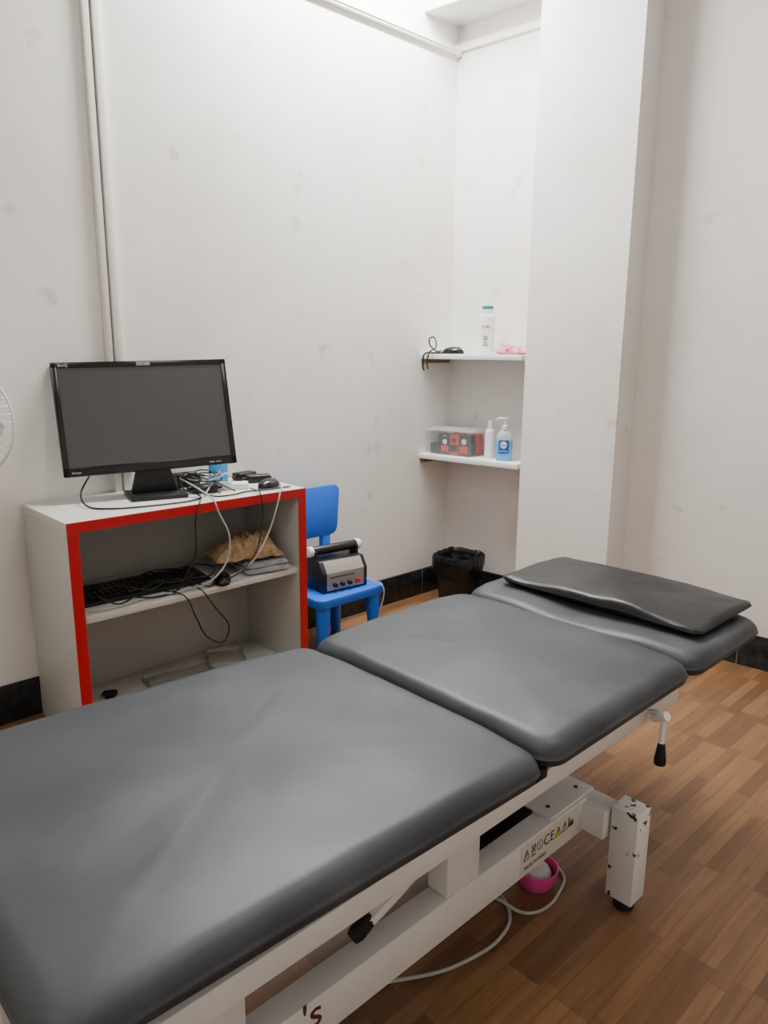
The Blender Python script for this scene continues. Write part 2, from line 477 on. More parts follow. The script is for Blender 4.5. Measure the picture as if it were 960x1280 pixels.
for s in (-1, 1):
    xo = XB+s*.155*K
    for ya in (.725, .3):
        b = MB(); b.box(min(xo-s*.002, xo-s*.052), max(xo-s*.002, xo-s*.052), ya*K, (ya+.075)*K, .199*K, ZR0*K, .003)
        b.box(min(xo-s*.002, xo+s*.088*K-s*.002), max(xo-s*.002, xo+s*.088*K-s*.002), (ya+.01)*K, (ya+.04)*K, (ZR0+.003)*K, (ZR1-.012)*K)
        b.finish('upright', M_white_metal, bed, world=True)
for yy in (1.025, 1.115):
    b = MB(); b.cyl((XB+.155*K-.035, yy*K, .203*K), (XB+.155*K-.035, yy*K, .203*K+.002), .005, seg=16); b.finish('bolt', M_dark, bed, world=True)
for sx in (-1, 1):
    for yy in (.225, 1.135):
        cx, cy = XB+sx*.23*K, yy*K
        lg = MB(); lg.box(cx-.032, cx+.032, cy-.03, cy+.03, .028, .205*K, .002)
        lo = lg.finish('leg', M_chip, bed, world=True)
        ft = MB(); ft.cyl((cx, cy, 0), (cx, cy, .018), .024, .022, bev=.003); ft.cyl((cx, cy, .018), (cx, cy, .03), .008)
        f = ft.finish('foot', M_rubber, lo, ang=40)
        f.location = f.location - bed.location - lo.location
        f['label'] = 'black rubber levelling foot'
b = MB(); b.cyl(k(-.78, .45, .17), k(-.78, .98, .24), .035, .03, mi=0); b.box(-.84*K, -.70*K, .9*K, 1.06*K, .1*K, .185*K, .01)
b.finish('actuator', M_dark, bed, world=True)
b = MB(); b.tube([k(-.56, 1.14, .385), k(-.51, 1.135, .400), k(-.502, 1.132, .392), k(-.5, 1.13, .35)], .006)
b.cyl(k(-.52, 1.135, .388), k(-.495, 1.13, .402), .010)
b.finish('lever', M_white_metal, bed, world=True)
b = MB(); b.lathe([(0, -.026), (.012, -.024), (.013, -.016), (.008, .022), (0, .025)], 20, M=Matrix.Translation(k(-.5, 1.13, .330)))
b.finish('grip', M_rubber, bed, world=True)
b = MB(); b.tube([k(-.555, .615, .385), k(-.56, .58, .355), k(-.578, .53, .31)], .011)
b.finish('lever', M_white_metal, bed, world=True)
q = Vector((0, 0, 1)).rotation_difference(Vector((.018, .05, .045)).normalized()).to_matrix().to_4x4()
b = MB(); b.lathe([(0, -.03), (.011, -.028), (.014, -.018), (.013, .0), (.010, .02), (0, .022)], 20, M=Matrix.Translation(k(-.581, .524, .305)) @ q)
b.finish('grip', M_rubber, bed, world=True)
b = MB(); b.box(-.54*K, -.522*K, .785*K, .82*K, .408*K, .424*K, .002); b.finish('hinge', M_dark, bed, world=True)
# sticker on lower beam
xf = XB+.155*K
b = MB(); b.box(xf, xf+.0008, .908*K, 1.080*K, .137*K, .194*K)
b.finish('sticker', M_label, bed, world=True, label='cream sticker with warning symbols')
y = .916*K; s = .021; z = .164*K
def symbol(fn):
    b = MB(); fn(b); b.finish('symbol', [M_ink, M_yellow], bed, world=True)
def tri(b, y0, z0, w, h, mi):
    t = bmesh.new(); vs = [t.verts.new((xf+.0012, y0, z0)), t.verts.new((xf+.0012, y0+w, z0)), t.verts.new((xf+.0012, y0+w/2, z0+h))]
    t.faces.new(vs); b.add(t, mi)
def tri_o(b, y0, z0, w, h, mi):
    c = [Vector((xf+.0012, y0, z0)), Vector((xf+.0012, y0+w, z0)), Vector((xf+.0012, y0+w/2, z0+h))]
    for i in range(3): b.cyl(c[i], c[(i+1) % 3], .0008, seg=6, mi=mi)
def bang(b, y0): 
    b.box(xf, xf+.0016, y0+s*.46, y0+s*.54, z+.008, z+.016); b.box(xf, xf+.0016, y0+s*.46, y0+s*.54, z+.004, z+.006)
def f1(b, y=y): tri_o(b, y, z, s, .022, 0); bang(b, y)
symbol(f1); y += s*1.3
def f2(b, y=y):
    w = .015
    for a0, a1 in (((0, .003), (w, .022)), ((0, .022), (w, .003)), ((0, .022), (w, .022)), ((.002, .005), (.003, .022)), ((w-.003, .005), (w-.002, .022))):
        b.cyl((xf+.001, y+a0[0], z+a0[1]), (xf+.001, y+a1[0], z+a1[1]), .0008, seg=6)
    b.box(xf, xf+.0015, y, y+w, z-.003, z)
symbol(f2); y += s*.95
def f3(b, y=y):
    b.tube([(xf+.001, y+.01+.010*math.cos(a*.628), z+.012+.011*math.sin(a*.628)) for a in range(10)], .0009, 0, 4, True, 2)
    b.box(xf, xf+.0015, y+.0092, y+.0108, z+.006, z+.014); b.box(xf, xf+.0015, y+.0092, y+.0108, z+.016, z+.018)
symbol(f3); y += s*1.15
text_part('CE', .034, (xf+.001, y, z), (0, 1, 0), (0, 0, 1), M_ink, bed, True)
y += s*2.15
def f4(b, y=y): tri(b, y, z, s, .022, 1); tri_o(b, y, z, s, .022, 0); bang(b, y)
symbol(f4); y += s*1.2
def f5(b, y=y): tri_o(b, y, z, s, .022, 0); bang(b, y)
symbol(f5); y += s*1.2
def f6(b, y=y):
    b.box(xf, xf+.0015, y, y+.02, z, z+.008)
    b.box(xf, xf+.0015, y, y+.004, z+.008, z+.024)
    for a in range(2): b.box(xf, xf+.0015, y+.008+a*.007, y+.008+a*.007+.004, z+.008, z+.014)
symbol(f6)
text_part('MADE IN INDIA', .0115, (xf+.001, .918*K, .145*K), (0, 1, 0), (0, 0, 1), M_ink, bed, True)
text_part("'s", .075, (xf+.0006, .452*K, .158*K), (0, 1, 0), (0, 0, 1), M_redink, bed, True)

# pillow
bm = cushion(.237*K, .128*K, .030, .022, .018, .004, 51, .004, sag=.008)
for v in bm.verts:
    v.co.z += (.006*math.sin((v.co.x+.05)*11)*math.exp(-((v.co.y+.1)/.12)**2)+.004*noise.noise(v.co*11))*(v.co.z/.03)
b = MB(); b.add(bm)
o = b.finish('pillow', M_black_vinyl, loc=k(-.773, 1.462, .4712), ang=80, rz=R(-1))
tag(o, 'flat black vinyl pillow lying on the bed headrest', 'pillow')

# ---------------------------------------------------------------- shelf unit
x0, x1, y0, y1, zt = -2.535, -1.725*K, .612*K, 1.314*K, .5985*K
zm = .356*K
unit = thing('shelf_unit', 'grey laminate open shelf unit with red edges', 'shelf unit', ((x0+x1)/2, (y0+y1)/2, 0))
T = .034
for a, nm in ((y0, 'side_panel'), (y1-T, 'side_panel')):
    b = MB(); b.box(x0, x1-.002, a, a+T, 0, zt-.03, .001); b.finish(nm, M_lam, unit, world=True)
b = MB(); b.box(x0, x1-.002, y0, y1, zt-.03, zt, .0015); b.finish('top_panel', M_lamw, unit, world=True)
b = MB(); b.box(x0+.012, x1-.012, y0+T, y1-T, zm-.022, zm, .001); b.finish('shelf', M_lamw, unit, world=True)
b = MB(); b.box(x0+.012, x1-.002, y0+T, y1-T, .025, .05, .001); b.finish('shelf', M_lamw, unit, world=True)
b = MB(); b.box(x0, x0+.012, y0+T, y1-T, .03, zt-.03); b.finish('back_panel', M_lamb, unit, world=True)
for bb in ((y0, y0+T, 0, zt-.0325), (y1-T, y1, 0, zt-.0325), (y0, y1, zt-.032, zt)):
    b = MB(); b.box(x1-.002, x1+.002, *bb, .0005, 1); b.finish('edge_trim', M_red, unit, world=True, label='red edge banding')

# ---------------------------------------------------------------- monitor
mon = thing('monitor', 'black widescreen computer monitor switched off on shelf unit', 'monitor', (-2.38, 1.158, zt), R(74.8))
W, H = .58, .376; zb = .09
tilt = Matrix.Translation((0, 0, zb)) @ Matrix.Rotation(R(-1.2), 4, 'Y') @ Matrix.Rotation(R(-12.5), 4, 'X')
b = MB(); b.box(-W/2, W/2, -.018, .018, 0, H, .006, M=tilt); b.box(-.17, .17, .018, .035, .06, .28, .008, M=tilt)
b.finish('casing', M_bezel, mon)
b = MB(); B = .019
b.box(-W/2, W/2, -.022, -.017, 0, .03, .002, M=tilt); b.box(-W/2, W/2, -.022, -.017, H-B, H, .002, M=tilt)
b.box(-W/2, -W/2+B, -.022, -.017, 0, H, .002, M=tilt); b.box(W/2-B, W/2, -.022, -.017, 0, H, .002, M=tilt)
b.finish('bezel', M_bezel, mon)
b = MB(); b.box(-W/2+B-.001, W/2-B+.001, -.0195, -.0175, .029, H-B+.001, M=tilt); b.finish('screen', M_screen, mon)
b = MB(); b.prism([(-.05, zb-.005), (.05, zb-.005), (.05, zb+.1), (-.05, zb+.1)], 0, .02, .003, M=Matrix.Translation((0, .055, 0)) @ Matrix.Rotation(R(90), 4, 'X'))
b.prism([(-.08, .008), (.08, .008), (.05, zb+.03), (-.05, zb+.03)], 0, .028, .004, M=Matrix.Translation((0, .03, 0)) @ Matrix.Rotation(R(90), 4, 'X'))
b.finish('stand_neck', M_blackp, mon)
b = MB(); b.box(-.095, .095, -.085, .075, 0, .015, .005); b.finish('stand_base', M_blackp, mon)
up = (tilt.to_3x3() @ Vector((0, 0, 1)))
rt = (tilt.to_3x3() @ Vector((1, 0, 0)))
p = tilt @ Vector((-W/2+.022, -.0222, H-.0145)); text_part('BenQ', .013, p, rt, up, M_inkw, mon)
p = tilt @ Vector((-W/2+.025, -.0222, .009)); text_part('Senseye', .009, p, rt, up, M_inkw, mon)
p = tilt @ Vector((W/2-.1, -.0222, .009)); text_part('MENU  AUTO', .007, p, rt, up, M_inkw, mon)
b = MB(); b.box(-.02, .025, -.0232, -.0222, H-.016, H-.004, M=tilt); b.finish('sticker', M_silver, mon)
p = tilt @ Vector((-.018, -.0234, H-.0135)); text_part('0 1 4 8', .009, p, rt, up, M_ink, mon)

# ---------------------------------------------------------------- things on the unit top
def powerbrick(c, rz, lab):
    e = thing('power_adapter', lab, 'adapter', c, rz)
    b = MB(); b.box(-.045, .045, -.024, .024, 0, .03, .006, 3); b.finish('body', M_blackp, e)
    for s_ in (1, -1):
        b = MB(); b.cyl((s_*.044, 0, .015), (s_*.062, 0, .015), .006, .004); b.finish('strain_relief', M_rubber, e)
    return e
powerbrick(k(-1.86, 1.055, .5985), R(70), 'black power adapter among tangled cables on unit top')
powerbrick(k(-1.97, 1.26, .5985), R(100), 'black power adapter beside a loose mouse on unit top')
powerbrick(k(-1.90, 1.265, .5985), R(70), 'black power adapter beside a loose mouse on unit top')
e = thing('card_box', 'bright blue upright card box behind a white box', 'box', k(-1.955, 1.158, .5985), R(80))
b = MB(); b.box(-.036, .036, -.008, .008, 0, .078, .002); b.finish('carton', M_bluecard, e)
b = MB(); b.box(-.036, .036, -.0088, -.008, .035, .042); b.finish('stripe', M_whitep, e)
e = thing('small_white_box', 'small white plastic box lying flat on unit top', 'box', k(-1.86, 1.145, .5985), R(60))
b = MB(); b.box(-.06, .06, -.028, .028, 0, .022, .003); b.finish('case', M_whitep, e)
b = MB(); b.box(-.05, .0, -.02, .02, .022, .0235, .001); b.finish('keypad', M_greyc, e)
def mouse(c, rz, lab):
    e = thing('computer_mouse', lab, 'mouse', c, rz)
    b = MB(); b.ball((0, 0, .007), .032, .056, .028, zmin=-.25); b.finish('shell', M_blackgl, e, ang=60)
    b = MB(); b.cyl((-.004, .03, .030), (.004, .03, .030), .007, seg=16); b.finish('wheel', M_greyc, e)
    return e
mouse(k(-1.80, 1.235, .5985), R(20), 'black computer mouse on top of shelf unit')
mouse((-2.20, 1.30, zm), R(60), 'black computer mouse beside keyboard on middle shelf')
e = thing('cable_hub', 'black cable hub with plugs lying beside the monitor stand', 'hub', k(-1.985, 1.065, .5985), R(85))
b = MB(); b.box(-.045, .045, -.03, .03, 0, .05, .005); b.finish('body', M_blackp, e)
for i in range(3):
    b = MB(); b.cyl((-.03+i*.03, -.029, .025), (-.03+i*.03, -.055, .03), .008, .006, 12); b.finish('plug', M_blackc, e)

def cable(name, pts, r, m, lab, n=8):
    b = MB(); b.tube([k(*p) for p in pts], r, n=n)
    o = b.finish(name, m, ang=80); tag(o, lab, 'cable'); return o
cable('cable', [(-1.99, .78, .66), (-1.93, .73, .625), (-1.86, .72, .603), (-1.80, .76, .602), (-1.77, .85, .602), (-1.76, .95, .602), (-1.78, 1.0, .603)], .003, M_blackc, 'black cable curving in front of the monitor stand')
cable('cable', [(-1.83, 1.03, .625), (-1.80, 1.0, .62), (-1.77, 1.03, .604), (-1.755, 1.08, .603), (-1.77, 1.14, .603), (-1.755, 1.2, .603), (-1.755, 1.28, .603)], .003, M_blackc, 'black cable looping across the unit top')
cable('cable', [(-1.94, 1.05, .645), (-1.90, 1.0, .64), (-1.84, .985, .615), (-1.80, 1.02, .625), (-1.83, 1.08, .63), (-1.9, 1.10, .62), (-1.92, 1.14, .603)], .003, M_blackc, 'black cable coiled around power adapter')
cable('cable', [(-1.90, 1.0, .64), (-1.80, 1.0, .625), (-1.722, 1.0, .606), (-1.712, 1.01, .57), (-1.712, 1.04, .5), (-1.712, 1.03, .43), (-1.72, .98, .38), (-1.75, .93, .362)], .003, M_greyc, 'pale grey cable draped over the unit edge')
cable('cable', [(-1.82, 1.0, .61), (-1.77, .99, .608), (-1.721, .96, .604), (-1.712, .94, .56), (-1.712, .935, .47), (-1.712, .90, .41), (-1.73, .88, .37), (-1.78, .9, .36)], .0025, M_blackc, 'black cable hanging from unit top to shelf')
cable('cable', [(-1.84, 1.28, .61), (-1.77, 1.26, .604), (-1.72, 1.22, .603), (-1.711, 1.2, .56), (-1.711, 1.17, .49), (-1.711, 1.12, .42), (-1.73, 1.05, .375), (-1.78, 1.0, .361)], .003, M_greyc, 'pale grey cable hanging in front of towels')
cable('cable', [(-1.80, 1.17, .605), (-1.76, 1.165, .604), (-1.719, 1.15, .603), (-1.711, 1.15, .54), (-1.711, 1.13, .45), (-1.711, 1.07, .39), (-1.75, 1.0, .361)], .0025, M_blackc, 'thin black cable hanging over the unit front')
cable('cable', [(-1.80, .86, .362), (-1.72, .90, .358), (-1.70, .92, .3), (-1.70, .95, .235), (-1.70, 1.0, .205), (-1.70, 1.02, .25), (-1.70, .98, .31), (-1.71, .95, .362), (-1.77, .95, .362)], .0025, M_blackc, 'black cable loop drooping below the middle shelf')
cable('cable', [(-1.78, .70, .384), (-1.76, .74, .362), (-1.77, .80, .376), (-1.80, .86, .386), (-1.79, .94, .378), (-1.74, .98, .362), (-1.75, 1.02, .362)], .003, M_blackc, 'black cable tangled over the keyboard')
cable('cable', [(-1.86, .68, .385), (-1.82, .75, .39), (-1.85, .83, .388), (-1.90, .9, .386), (-1.86, .98, .384), (-1.80, .96, .38), (-1.76, .9, .362), (-1.75, .83, .362), (-1.77, .78, .37)], .003, M_blackc, 'black cable coiled on the keyboard')
cable('cable', [(-1.76, .66, .362), (-1.745, .72, .362), (-1.76, .82, .362), (-1.75, .9, .362), (-1.77, .99, .362), (-1.80, 1.06, .362)], .003, M_greyc, 'grey cable along the middle shelf edge')
random.seed(11)
for j in range(3):
    cy_ = .76+j*.09; pts = []
    for i in range(11):
        a = i*.9+j
        pts.append((-1.80+.055*math.cos(a)+random.uniform(-.012, .012), cy_+.05*math.sin(a)+i*.008, .388+random.uniform(0, .012)))
    cable('cable', pts, .0024, M_blackc, 'black cable coiled loosely over the keyboard')
for j in range(3):
    pts = []
    for i in range(9):
        a = i*1.0+j*2
        pts.append((-1.875+.045*math.cos(a)+random.uniform(-.01, .01), 1.03+.045*math.sin(a)+i*.006+j*.01, .628+random.uniform(0, .025)))
    pts.append((-1.80, 1.02+.05*j, .6025))
    cable('cable', pts, .0026, M_blackc if j else M_greyc, 'tangled cable heaped on the power adapter' if j else 'pale cable heaped on the power adapter')

# keyboard
e = thing('keyboard', 'black computer keyboard on middle shelf under cables', 'keyboard', (-2.32, 1.055, zm+.0005), R(87))
b = MB(); b.prism([(-.08, 0), (.08, 0), (.08, .026), (-.08, .014)], -.225, .225, .003, M=Matrix(((0, 0, 1, 0), (1, 0, 0, 0), (0, 1, 0, 0), (0, 0, 0, 1))))
b.finish('case', M_blackp, e)
b = MB()
for r_ in range(6):
    for c_ in range(21):
        x = -.21+c_*.02; y = -.062+r_*.021
        z = .014+(y+.08)/.16*.012
        b.box(x, x+.0165, y, y+.017, z-.001, z+.006, .0015, 1)
o = b.finish('keys', M_blackgl, e); o['kind'] = 'stuff'

# towels / cloth
def cloth(name, label, cat, c, d, rz, m, seed, amp=.012, layers=1, ribs=0, freq=14):
    b = MB()
    for L in range(layers):
        hz = d[2]/layers
        bm = cushion(d[0]/2*(1-.04*L), d[1]/2*(1-.05*L), hz*.96, min(d[0], d[1])*.12, hz*.42, hz*.1, seed+L*5, amp*.3)
        for v in bm.verts:
            q = Vector((v.co.x*freq+seed, v.co.y*freq, L*3))
            n1 = noise.noise(q); n2 = noise.noise(q*2.3+Vector((5, 5, 5)))
            v.co.x += n2*amp*.8; v.co.y += n1*amp*.8
            v.co.z = max(0, v.co.z+(abs(n1)+.5*abs(n2))*amp*(v.co.z/max(hz, .001))+ribs*math.sin(v.co.x*60+v.co.y*30)*v.co.z)
        b.add(bm, 0, Matrix.Translation((0, 0, L*hz)))
    o = b.finish(name, m, loc=c, rz=rz, ang=80); tag(o, label, cat); return o
cloth('towel', 'folded grey towel on middle shelf', 'towel', (-2.27, 1.50, zm), (.17, .2, .04), R(80), M_towelg, 3, .012, 2)
t = bmesh.new(); NX, NY = 64, 46; g = []
for i in range(NX+1):
    row = []
    for j in range(NY+1):
        u, v = i/NX*2-1, j/NY*2-1
        edge = max(0, 1-max(abs(u), abs(v))**4)
        n1 = noise.noise(Vector((u*1.7+3, v*1.7, 1.5))); n2 = noise.noise(Vector((u*5+7, v*4, 4))); n3 = noise.noise(Vector((u*11+2, v*8, 8)))
        fold = abs(math.sin(u*5.2+v*1.3+n1*3.2))
        x = u*.128*(1+.14*n1)+.010*n2; y = v*.085*(1+.25*noise.noise(Vector((v*2, u*3, 9))))+.008*n2
        z = .004+edge*(.022+.024*fold+.018*n1+.022*abs(n2)+.012*abs(n3)+.018*(1-u*u))
        row.append(t.verts.new((x, y, max(z, .002))))
    g.append(row)
for i in range(NX):
    for j in range(NY): t.faces.new((g[i][j], g[i+1][j], g[i+1][j+1], g[i][j+1]))
r_ = bmesh.ops.extrude_face_region(t, geom=t.faces[:])
for v in [q for q in r_['geom'] if isinstance(q, bmesh.types.BMVert)]: v.co.z = v.co.z*.6-.001
bmesh.ops.recalc_face_normals(t, faces=t.faces)
b = MB(); b.add(t); o = b.finish('towel', M_towelb, loc=(-2.29, 1.455, zm+.056), rz=R(76), ang=80)
tag(o, 'crumpled beige towel resting on a grey towel', 'towel')
cloth('plastic_bag', 'flat translucent plastic bag on bottom shelf', 'bag', (-2.35, 1.20, .0505), (.24, .16, .008), R(80), M_bag, 17, .008)
cloth('paper_sheet', 'creased grey paper sheet on bottom shelf', 'paper', (-2.40, 1.42, .0505), (.14, .16, .005), R(65), M_paper, 37, .005)
cloth('cloth_scrap', 'small crumpled dark cloth on bottom shelf', 'cloth', (-2.40, .95, .0505), (.05, .03, .02), R(60), M_dark, 27, .008)

# ---------------------------------------------------------------- children's chair
ch = thing('kids_chair', "blue plastic children's chair beside shelf unit", 'chair', (-2.285, 1.855, 0), R(90))
b = MB()
b.prism([(p.x*(1 if p.y < 0 else .95), p.y) for p in rrect(.178, .165, .04, 3, 6)], .262, .30, .008)
b.finish('seat', M_blue, ch)
for sx in (-1, 1):
    for sy in (-1, 1):
        b = MB(); b.cyl((sx*.142, sy*.132, 0), (sx*.13, sy*.122, .265), .022, .03, bev=.003)
        b.finish('leg', M_blue, ch)
Mb = Matrix.Translation((0, .135, .28)) @ Matrix.Rotation(R(-6), 4, 'X')
Mv = Mb @ Matrix.Rotation(R(90), 4, 'X')
b = MB(); b.prism([(p.x*(1+.1*(p.y/.1))+.016, p.y+.29) for p in rrect(.165, .108, .035, 3, 6)], -.016, .016, .006, M=Mv)
b.finish('backrest', M_blue, ch)
for sx in (-1, 1):
    b = MB(); b.prism([(sx*.075-.022+.01, 0), (sx*.075+.022+.01, 0), (sx*.095+.022+.01, .2), (sx*.095-.022+.01, .2)], -.014, .014, .004, M=Mv)
    b.finish('back_post', M_blue, ch)

# electrotherapy device on chair
dv = thing('therapy_device', 'black and silver electrotherapy device on blue chair', 'device', (-2.26, 1.862, .3005), R(84))
side = Matrix(((0, 0, 1, 0), (1, 0, 0, 0), (0, 1, 0, 0), (0, 0, 0, 1)))
b = MB(); b.prism([(-.085, 0), (.085, 0), (.085, .125), (-.055, .125), (-.085, .08)], -.108, .108, .004, M=side); b.finish('case', M_blackp, dv)
b = MB(); b.prism([(-.087, .008), (-.084, .008), (-.084, .080), (-.056, .122), (-.059, .122), (-.087, .080)], -.09, .09, .0008, M=side); b.finish('front_panel', M_silver, dv)
for i in range(3):
    b = MB(); b.cyl((-.055+i*.035, -.087, .03), (-.055+i*.035, -.102, .03), .009, .008, 20, bev=.001); b.finish('knob', M_blackp, dv)
b = MB(); b.box(.045, .07, -.092, -.087, .02, .04, .002); b.finish('switch', M_redbox, dv)
text_part('ELECTRO STIMULATOR', .011, (-.075, -.0885, .058), (1, 0, 0), (0, 0, 1), M_ink, dv)
for sx in (-1, 1):
    b = MB(); b.box(sx*.1-.006, sx*.1+.006, -.025, .025, .05, .16, .003); b.finish('handle_bracket', M_blackp, dv)
b = MB(); b.cyl((-.12, 0, .156), (.12, 0, .156), .019, seg=24, bev=.002); b.finish('handle', M_blackp, dv)
for sx in (-1, 1):
    b = MB(); b.cyl((sx*.105, 0, .156), (sx*.126, 0, .156), .0215, seg=24, bev=.002); b.finish('handle_collar', M_whitep, dv)
cable('cable', [(-1.74, 1.56, .265), (-1.70, 1.59, .248), (-1.688, 1.60, .235), (-1.686, 1.60, .2), (-1.70, 1.58, .1), (-1.71, 1.56, .004)], .003, M_greyc, 'grey cable hanging from the therapy device')

# ---------------------------------------------------------------- bin
bn = thing('trash_bin', 'black plastic trash bin with liner beside wall corner', 'trash bin', k(-1.835, 2.15, 0), R(8))
b = MB(); b.lathe([(0, 0), (.070, 0), (.074, .006), (.092, .245), (.096, .25), (.096, .257), (.091, .257), (.070, .012), (0, .012)], 48, sq=5)
b.finish('bucket', M_blackp, bn)
t = bmesh.new(); rings = []
for ri, (r_, z) in enumerate([(.06, .12), (.087, .235), (.097, .266), (.103, .272), (.108, .262), (.105, .22), (.099, .18), (.097, .15)]):
    ring = []
    for i in range(72):
        a = 2*math.pi*i/72
        w = noise.noise(Vector((math.cos(a)*3, math.sin(a)*3, z*12)))
        w2 = noise.noise(Vector((math.cos(a)*9, math.sin(a)*9, z*6+4)))
        q = (abs(math.cos(a))**5+abs(math.sin(a))**5)**(-1/5)
        rr2 = r_*q+(.005*w+.003*w2)*(1 if ri > 2 else -.6)
        zz = z+(.006*w+.002*w2 if ri >= 2 else 0)+(.02*w if ri == 7 else 0)
        ring.append(t.verts.new((rr2*math.cos(a), rr2*math.sin(a), zz)))
    rings.append(ring)
for A, B_ in zip(rings, rings[1:]):
    for i in range(72): t.faces.new((A[i], A[(i+1) % 72], B_[(i+1) % 72], B_[i]))
b = MB(); b.add(t); b.finish('liner', M_blackbag, bn, ang=60)

# ---------------------------------------------------------------- shelf items
pb = thing('powder_bottle', 'tall white powder bottle with green cap on shelf', 'bottle', k(-1.80, 2.235, ZS1), R(25))
b = MB(); b.lathe([(0, 0), (.032, 0), (.036, .004), (.036, .165), (.033, .178), (.027, .186), (0, .186)], 36, sy=.75); b.finish('body', M_whitep, pb)
b = MB(); b.lathe([(0, .186), (.026, .186), (.026, .206), (.022, .208), (0, .208)], 30, sy=.85); b.finish('cap', M_whitep, pb)
b = MB(); b.lathe([(0, .206), (.0268, .206), (.0272, .217), (.02, .221), (0, .221)], 30, sy=.85); b.finish('cap_ring', M_green, pb)
text_part('PURE', .018, (-.0, -.0275, .12), (1, 0, 0), (0, 0, 1), M_texts, pb, align='CENTER')
for i in range(5):
    b = MB(); b.box(-.012+.002*(i % 2), .012-.003*(i % 3), -.0282, -.027, .04+i*.01, .044+i*.01); b.finish('print', M_texts, pb)
mouse(k(-1.935, 2.20, ZS1), R(-70), 'black computer mouse with cable on upper shelf')
cable('cable', [(-1.985, 2.19, ZS1+.012), (-2.0, 2.175, ZS1+.01), (-2.02, 2.16, 1.02), (-2.015, 2.15, 1.045), (-1.99, 2.15, 1.05), (-1.97, 2.14, 1.015), (-1.985, 2.12, ZS1+.006), (-1.99, 2.112, .955), (-1.985, 2.112, .93)], .0035, M_blackc, 'black mouse cable looping over the shelf edge')
cable('cable', [(-1.99, 2.24, ZS1+.0035), (-2.0, 2.20, ZS1+.0035), (-2.004, 2.16, ZS1+.0035), (-2.008, 2.13, ZS1+.004), (-2.01, 2.112, .98), (-2.012, 2.112, .94), (-2.005, 2.112, .925)], .0045, M_blackc, 'black cable end dangling from shelf edge')
cloth('cloth', 'crumpled pink cloth on the upper wall shelf', 'cloth', k(-1.685, 2.245, ZS1), (.13, .1, .026), R(7), M_pinkc, 33, .03, freq=22)

ct = thing('storage_box', 'clear plastic lidded storage box on lower shelf', 'box', k(-1.925, 2.222, ZS2), R(6.8))
b = MB()
wx, wy, hz = .13, .074, .115
b.box(-wx+.008, wx-.008, -wy+.006, wy-.006, 0, .003)
for s in (-1, 1):
    b.box(-wx, wx, s*wy-.0012, s*wy+.0012, .003, hz, 0); b.box(s*wx-.0012, s*wx+.0012, -wy, wy, .003, hz, 0)
b.finish('container', M_clear, ct)
b = MB(); b.box(-wx-.006, wx+.006, -wy-.005, wy+.005, hz, hz+.012, .004); b.box(-wx+.02, wx-.02, -wy+.015, wy-.015, hz+.012, hz+.018, .003); b.finish('lid', M_clearlid, ct)
ca, sa = math.cos(R(6.8)), math.sin(R(6.8))
def inbox(x, y, z=.0035): return (ct.location.x+x*ca-y*sa, ct.location.y+x*sa+y*ca, ct.location.z+z)
for i, (x, yy, wd, hh, col) in enumerate([(-.09, -.03, .055, .05, 0), (-.03, -.03, .05, .085, 1), (.025, -.03, .05, .1, 2), (.083, -.03, .055, .095, 1), (-.075, .035, .08, .09, 1), (.01, .035, .07, .105, 1), (.085, .035, .06, .1, 2)]):
    e = thing('small_carton', ['dark small carton inside clear storage box', 'black and red small carton inside clear storage box', 'red and black printed carton inside clear storage box'][col], 'carton', inbox(x, yy), R(6.8))
    b = MB(); b.box(-wd/2, wd/2, -.028, .028, 0, hh, .002); b.finish('carton', [M_dark, M_blackp, M_redbox][col], e)
    b = MB(); b.box(-wd*.42, wd*.42, -.0292, -.028, hh*.15, hh*.5); b.finish('print', [M_blackp, M_redbox, M_blackp][col], e)
    b = MB(); b.ball((0, -.0285, hh*.72), wd*.26, .001, wd*.26); b.finish('print', [M_dark, M_whitep, M_blackp][col], e)
wb = thing('lotion_bottle', 'slim white lotion bottle beside storage box', 'bottle', k(-1.775, 2.245, ZS2))
b = MB(); b.lathe([(0, 0), (.022, 0), (.025, .004), (.025, .12), (.02, .135), (.012, .142), (0, .142)], 30); b.finish('body', M_whitep, wb)
b = MB(); b.lathe([(0, .142), (.0135, .142), (.012, .178), (0, .18)], 24); b.finish('cap', M_whitep, wb)
sb = thing('sanitizer_bottle', 'clear blue hand sanitizer pump bottle with blue label', 'bottle', k(-1.69, 2.225, ZS2), R(30))
b = MB(); b.lathe([(0, 0), (.034, 0), (.038, .005), (.038, .092)], 32, sy=.7); b.lathe([(.038, .092), (.038, .11), (.034, .128), (.018, .142), (.013, .147), (0, .147)], 32, sy=.7, mi=1)
b.finish('body', [M_sanit, M_clearb], sb)
t = bmesh.new()
lv = []
for i in range(13):
    a = R(-90-38+76*i/12)
    lv.append((t.verts.new((.0386*math.cos(a), .0386*.7*math.sin(a), .035)), t.verts.new((.0386*math.cos(a), .0386*.7*math.sin(a), .098))))
for (a0_, a1_), (b0_, b1_) in zip(lv, lv[1:]): t.faces.new((a0_, b0_, b1_, a1_))
b = MB(); b.add(t); b.finish('label', M_lblblue, sb)
b = MB(); b.ball((0, -.0272, .075), .016, .0015, .017); b.finish('emblem', M_whitep, sb)
text_part('HAND', .011, (0, -.0292, .071), (1, 0, 0), (0, 0, 1), M_lblblue, sb, align='CENTER')
text_part('SANITIZER', .008, (0, -.0278, .044), (1, 0, 0), (0, 0, 1), M_whitep, sb, align='CENTER')
b = MB(); b.lathe([(0, .147), (.016, .147), (.016, .163), (.006, .168), (.005, .19), (0, .19)], 24); b.box(-.035, .012, -.008, .008, .19, .202, .003)
b.cyl((-.033, 0, .198), (-.04, 0, .185), .004, .003); b.finish('pump', M_whitep, sb)

